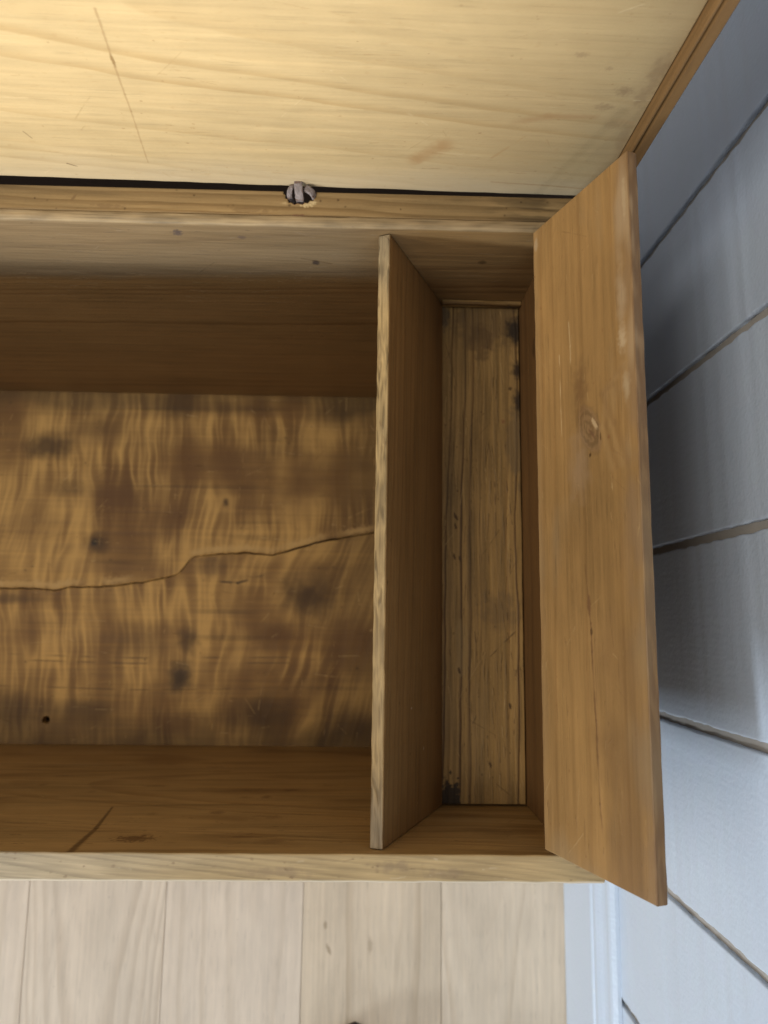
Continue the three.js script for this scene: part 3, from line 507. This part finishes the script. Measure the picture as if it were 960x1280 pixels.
// till lid, standing open
{
  const p0 = V3(0.1242, RIM + 0.001, -0.301), d = V3(0.0379, 0.1047, 0), W = d.length() - 0.0015, L = 0.4535;
  const s = new Sheet(-0.005, -0.015, 0.465, W + 0.03, 2000);
  const kx = 0.172, ky = 0.0625;
  wood(s, { seed: 33, early: [0.290, 0.160, 0.054], late: [0.195, 0.098, 0.030], sp: 0.0095, ring: 0.38, fib: 0.085, blotch: 0.30, yc: -0.06, d0: 0.05, slope: 0.03, warp: 0.006, pores: 0.35, knots: [{ x: kx, y: ky, r: 0.0105, ax: 1.9, rot: 0.5, col: [0.20, 0.115, 0.055], a: 0.6 }] });
  // worn greyish free edge and rubbed patches
  s.each((u, v, k) => {
    const n = fbm(u * 18, v * 40), e = sstep(W - 0.020, W - 0.004, v + 0.006 * n);
    s.tint(k, [0.22, 0.135, 0.07], 0.6 * e * sstep(-0.4, 0.4, n + 0.15));
    const pale = sstep(W - 0.018, W - 0.010, v) * sstep(0.05, 0.35, noise(u * 14 + 2, v * 60)) * sstep(0.30, 0.16, u); s.tint(k, [0.40, 0.28, 0.16], 0.5 * pale);
    s.tint(k, [0.16, 0.085, 0.035], 0.75 * sstep(W - 0.0015, W, v) * sstep(-0.5, 0.1, noise(u * 50, v * 300)));
    s.tint(k, [0.155, 0.082, 0.032], 0.55 * sstep(0.055, 0.085, v + 0.02 * n) * sstep(0.24, 0.40, u + 0.06 * n) * (1 - sstep(W - 0.014, W - 0.004, v)));
    s.tint(k, [0.27, 0.185, 0.095], 0.4 * sstep(0.1, 0.5, fbm(u * 7 + 4, v * 22)));
    s.tint(k, [0.30, 0.19, 0.09], 0.3 * sstep(0.012, 0.0, v + 0.003 * n));
  });
  s.blob(kx - 0.028, ky - 0.008, 0.024, 0.010, [0.14, 0.07, 0.026], 0.65, { edge: 0.9, rag: 0.5 });
  s.blob(kx + 0.024, ky - 0.012, 0.030, 0.014, [0.27, 0.17, 0.09], 0.6, { edge: 0.9 });
  s.blob(kx - 0.002, ky + 0.006, 0.006, 0.0018, [0.46, 0.31, 0.16], 0.8, { rot: 0.6 }); s.blob(kx + 0.004, ky + 0.003, 0.006, 0.0013, [0.14, 0.07, 0.03], 0.9, { rot: 0.7 }); s.blob(kx + 0.018, ky + 0.0006, 0.0016, 0.0014, DARK, 0.9); s.blob(kx + 0.010, ky + 0.020, 0.0016, 0.0016, [0.2, 0.08, 0.03], 0.9); s.blob(kx + 0.008, ky + 0.012, 0.003, 0.0008, DARK, 0.8);
  for (let i = 0; i < 4; i++) s.stroke([[kx - 0.035 + i * 0.004, ky + 0.038 - i * 0.004], [kx - 0.02, ky + 0.020 - i * 0.002], [kx + 0.002, ky + 0.014 + i * 0.004], [kx + 0.03, ky + 0.022 + i * 0.005]], 0.004, 0.005, i % 2 ? [0.19, 0.10, 0.036] : [0.32, 0.19, 0.075], 0.35, { soft: 0.9 });
  s.blob(0.122, 0.0985, 0.010, 0.005, [0.50, 0.37, 0.22], 0.6, { rag: 0.5, edge: 0.95 }); s.blob(0.095, 0.099, 0.035, 0.005, [0.40, 0.28, 0.16], 0.5, { rag: 0.5, edge: 0.95 }); s.blob(0.152, 0.101, 0.014, 0.004, [0.44, 0.32, 0.18], 0.5, { rag: 0.5, edge: 0.95 });
  s.stroke([[0.09, 0.0433], [0.108, 0.0443], [0.135, 0.0438]], 0.0012, 0.0012, [0.46, 0.31, 0.15], 0.6, { dash: 60, soft: 0.9 }); s.stroke([[0.11, 0.031], [0.17, 0.032]], 0.0008, 0.0006, [0.60, 0.42, 0.22], 0.5, { dash: 60 });
  s.stroke([[0.262, 0.0545], [0.284, 0.0568], [0.30, 0.0585], [0.318, 0.0588], [0.36, 0.0610], [0.41, 0.0625], [0.4535, 0.0662]], 0.0012, 0.0016, [0.13, 0.06, 0.022], 0.7, { dz: -0.7, dash: 26, wob: 0.9, soft: 0.9 });
  s.blob(0.288, 0.0572, 0.008, 0.0022, [0.14, 0.065, 0.025], 0.8); s.blob(0.305, 0.0588, 0.003, 0.0015, DARK, 0.7);
  s.specks(44, 8, [0, 0, 0.45, 0.1], 0.0004, 0.0014, [0.2, 0.09, 0.03], 0.7, 1.2);
  s.blob(0.012, 0.004, 0.006, 0.003, [0.45, 0.33, 0.2], 0.5); s.blob(0.03, 0.105, 0.016, 0.002, [0.42, 0.3, 0.17], 0.5, { rag: 0.8 });
  s.scuffs(130, 121, [0, 0.002, 0.45, W], 0.0, [[0.16, 0.08, 0.027], [0.40, 0.25, 0.10], [0.14, 0.07, 0.024]], 0.4, 0.03);
  const m = s.material({ bump: 0.0006, rough: 0.46 });
  part('till_lid', place(boardGeo(L, W, 0.0078, { rr: [0.001, 0.0008, 0.0012, 0.001], wear: 0.0004, seed: 29, seg: 60 }), p0, Z, d), m, chest, 'opened till lid with one knot and a long crack');
}
// main lid, raised
{
  const LX = 1.17, H = 0.50, s = new Sheet(0.42, -0.02, 0.78, 0.53, 1700);
  const U = (x) => x + 0.9934, Vv = (y) => y - 0.5205;
  wood(s, { seed: 52, early: [0.50, 0.372, 0.195], late: [0.375, 0.252, 0.112], sp: 0.0125, ring: 0.62, fib: 0.06, blotch: 0.15, yc: 0.24, d0: 0.16, slope: -0.14, tilt: 0.075, warp: 0.012, pores: 0.2, curl: 0.03 });
  s.each((u, v, k) => {
    const n = fbm(u * 10, v * 30);
    s.tint(k, [0.30, 0.20, 0.09], 0.5 * sstep(0.93, 1.19, u + 0.05 * fbm(u * 6, v * 9)));
    s.tint(k, [0.46, 0.39, 0.28], 0.45 * sstep(0.045, 0.0, v + 0.012 * n));
    s.tint(k, [0.30, 0.20, 0.10], 0.45 * sstep(1.145, 1.172, u + 0.012 * fbm(u * 30, v * 20)));
    const fl = sstep(0.36, 0.5, noise(u * 110, v * 420)) * 0.15; s.tint(k, [0.36, 0.22, 0.09], fl);
  });
  s.stroke([[U(-0.1585), Vv(0.683)], [U(-0.1615), Vv(0.640)], [U(-0.1635), Vv(0.600)], [U(-0.1675), Vv(0.545)]], 0.0014, 0.0008, [0.30, 0.195, 0.09], 0.6, { dash: 0, dz: -0.5, wob: 0.9, soft: 0.9 });
  s.blob(U(-0.1610), Vv(0.645), 0.0014, 0.006, [0.24, 0.15, 0.06], 0.8);
  s.stroke([[U(0.008), Vv(0.542)], [U(0.03), Vv(0.560)], [U(0.05), Vv(0.578)], [U(0.067), Vv(0.592)]], 0.008, 0.013, [0.37, 0.225, 0.10], 0.6, { dash: 22, soft: 0.8 });
  s.stroke([[U(0.063), Vv(0.589)], [U(0.09), Vv(0.603)], [U(0.115), Vv(0.611)], [U(0.145), Vv(0.612)], [U(0.172), Vv(0.608)]], 0.007, 0.003, [0.36, 0.225, 0.105], 0.6, { soft: 0.9, dash: 22 });
  s.stroke([[U(0.085), Vv(0.565)], [U(0.105), Vv(0.592)]], 0.002, 0.001, [0.40, 0.25, 0.11], 0.5, { dash: 90 });
  for (const [x, y, rx, ry, a] of [[0.1565, 0.6368, 0.007, 0.005, 0.6], [0.1485, 0.6221, 0.008, 0.004, 0.5], [0.1724, 0.6543, 0.008, 0.018, 0.55], [0.169, 0.632, 0.005, 0.01, 0.45], [0.12, 0.665, 0.005, 0.003, 0.4], [0.162, 0.605, 0.008, 0.006, 0.3], [0.14, 0.655, 0.003, 0.002, 0.4], [0.173, 0.59, 0.006, 0.02, 0.4]]) s.blob(U(x), Vv(y), rx, ry, [0.24, 0.155, 0.08], a, { edge: 0.8, rag: 0.6 });
  s.stroke([[U(-0.228), Vv(0.540)], [U(-0.222), Vv(0.537)]], 0.0012, 0.0008, DARK, 0.7); s.stroke([[U(-0.245), Vv(0.575)], [U(-0.242), Vv(0.568)]], 0.0008, 0.0008, DARK, 0.5);
  s.stroke([[U(0.09), Vv(0.536)], [U(0.13), Vv(0.534)], [U(0.17), Vv(0.531)]], 0.0012, 0.0016, [0.30, 0.19, 0.09], 0.55);
  s.specks(40, 22, [0.68, 0.0, 1.17, 0.2], 0.0005, 0.0012, [0.3, 0.18, 0.07], 0.6, 1.5);
  s.scuffs(150, 131, [0.68, 0.0, 1.16, 0.24], -0.07, [[0.30, 0.19, 0.08], [0.34, 0.22, 0.10], [0.60, 0.47, 0.28]], 0.4, 0.04);
  s.specks(60, 132, [0.68, 0.0, 1.17, 0.22], 0.0004, 0.0012, [0.25, 0.15, 0.06], 0.6, 1.4);
  const m = s.material({ bump: 0.0004, rough: 0.42 });
  const board = part('lid', place(boardGeo(LX, H, 0.019, { rr: [0.0018, 0.001, 0.001, 0.001], wear: 0.0005, seed: 41, seg: 80 }), V3(-0.9934, 0.5178, -0.3346), X, Y), m, chest, 'raised lid, its pale honey underside facing the front');
  const e = new Sheet(0, 0, 0.5, 0.06, 1500);
  wood(e, { seed: 61, early: [0.205, 0.110, 0.040], late: [0.125, 0.062, 0.021], sp: 0.005, ring: 0.6, yc: -0.03, blotch: 0.2, fib: 0.12 });
  const em = e.material({ bump: 0.0004, rough: 0.4 });
  // edge moulding: quirk, bead and a flat
  const pr = [[0, -0.022], [0.0138, -0.022], [0.0138, 0.0052], [0.0128, 0.0062], [0.0066, 0.0062], [0.0058, 0.0054], [0.0052, 0.0040], [0.0046, 0.0052], [0.0038, 0.0062], [0.0028, 0.0064], [0.0018, 0.0058], [0.0010, 0.0044], [0.0004, 0.0020], [0, 0.0]];
  const geo = new THREE.ExtrudeGeometry(new THREE.Shape(pr.map(([a, b]) => new THREE.Vector2(a, b))), { depth: H, bevelEnabled: false, steps: 1 });
  {                                             // grain along the length
    const p = geo.attributes.position, n = geo.attributes.uv; for (let i = 0; i < p.count; i++) n.setXY(i, p.getZ(i), p.getX(i) + p.getY(i));
  }
  geo.applyMatrix4(new THREE.Matrix4().makeBasis(X, Z, V3(0, -1, 0)).setPosition(0.1768, 0.5205 + H, -0.3346));
  em.side = THREE.DoubleSide;
  part('edge_moulding', geo, em, board);
  board.rotation.z = -0.0175; board.position.set(0.1559 * (1 - Math.cos(0.0175)) - 0.0005, 0, 0); board.position.add(V3(0.1559, 0.5205, 0).sub(V3(0.1559, 0.5205, 0).applyAxisAngle(Z, -0.0175)));
}
// hinge: two iron eyes linked through each other
{
  const hinge = new THREE.Group(); hinge.name = 'hinge'; chest.add(hinge);
  const s = new Sheet(0, 0, 0.02, 0.02, 6000);
  s.each((u, v, k) => { const n = fbm(u * 500, v * 500), g = 0.20 + 0.07 * n; s.c[k * 3] = g * 1.25; s.c[k * 3 + 1] = g * 1.05; s.c[k * 3 + 2] = g * 1.0; const rust = sstep(0.1, 0.5, fbm(u * 300 + 9, v * 300)); s.tint(k, [0.12, 0.05, 0.02], 0.7 * rust); s.z[k] = n; });
  const iron = s.material({ bump: 0.0006, rough: 0.7, metalness: 0.2 });
  const hx = -0.0576, y = RIM, z = -0.3318;
  part('staple', ribbonGeo([V3(hx - 0.0006, y + 0.0085, z - 0.004), V3(hx - 0.0004, y + 0.0078, z + 0.0012), V3(hx, y + 0.0062, z + 0.0050), V3(hx + 0.0002, y + 0.001, z + 0.0072), V3(hx + 0.0004, y - 0.008, z + 0.0070)], X, 0.0066, 0.0024), iron, hinge);
  part('staple', ribbonGeo([V3(hx - 0.0050, y + 0.0040, z - 0.003), V3(hx - 0.0070, y + 0.0046, z + 0.0015), V3(hx - 0.0078, y + 0.002, z + 0.0045), V3(hx - 0.0062, y - 0.008, z + 0.0055)], V3(1, 0.2, -0.5), 0.0042, 0.0022), iron, hinge);
  part('staple', ribbonGeo([V3(hx + 0.0040, y + 0.0042, z - 0.0005), V3(hx + 0.0068, y + 0.0054, z + 0.0016), V3(hx + 0.0100, y + 0.0040, z + 0.0034), V3(hx + 0.0116, y - 0.006, z + 0.0042)], V3(0.35, 0, -1), 0.0056, 0.0024), iron, hinge);
}

// ------------------------------------------------------------------ toe of a shoe at the bottom edge of the picture
{
  const shoe = top('shoe', 'brown rounded shoe toe at the bottom edge of the pale floor', 'shoe');
  const leather = new THREE.MeshPhysicalMaterial({ color: new THREE.Color(0.11, 0.06, 0.035), roughness: 0.6 }), rubber = new THREE.MeshStandardMaterial({ color: new THREE.Color(0.05, 0.035, 0.028), roughness: 0.8 });
  const loft = (y0, y1of, k) => {
    const P = [], I = [], nS = 28, nA = 20, L = 0.28;
    for (let i = 0; i <= nS; i++) { const t = i / nS, w = (t < 0.25 ? 0.046 * Math.sqrt(1 - (1 - t / 0.25) ** 2) : t > 0.85 ? 0.036 * Math.sqrt(Math.max(0, 1 - ((t - 0.85) / 0.15) ** 2)) : mix(0.046, 0.036, sstep(0.25, 0.85, t))) * k + 1e-5, h = y1of(t);
      for (let j = 0; j <= nA; j++) { const a = Math.PI * j / nA; P.push(-w * Math.cos(a) - 0.008, y0 + h * Math.sin(a) ** 0.6, 0.517 + (1 - k) * 0.002 + t * L); } }
    for (let i = 0; i < nS; i++) for (let j = 0; j < nA; j++) { const a = i * (nA + 1) + j, b = a + nA + 1; I.push(a, b, a + 1, a + 1, b, b + 1); }
    const g = new THREE.BufferGeometry(); g.setAttribute('position', new THREE.Float32BufferAttribute(P, 3)); g.setIndex(I); g.computeVertexNormals(); return g;
  };
  leather.side = rubber.side = THREE.DoubleSide;
  part('sole', loft(0.0005, () => 0.014, 1.0), rubber, shoe);
  part('upper', loft(0.008, (t) => 0.03 * Math.min(1, Math.sqrt(t / 0.15)) + 0.045 * sstep(0.3, 0.7, t), 0.96), leather, shoe);
}

renderer.render(scene, camera);
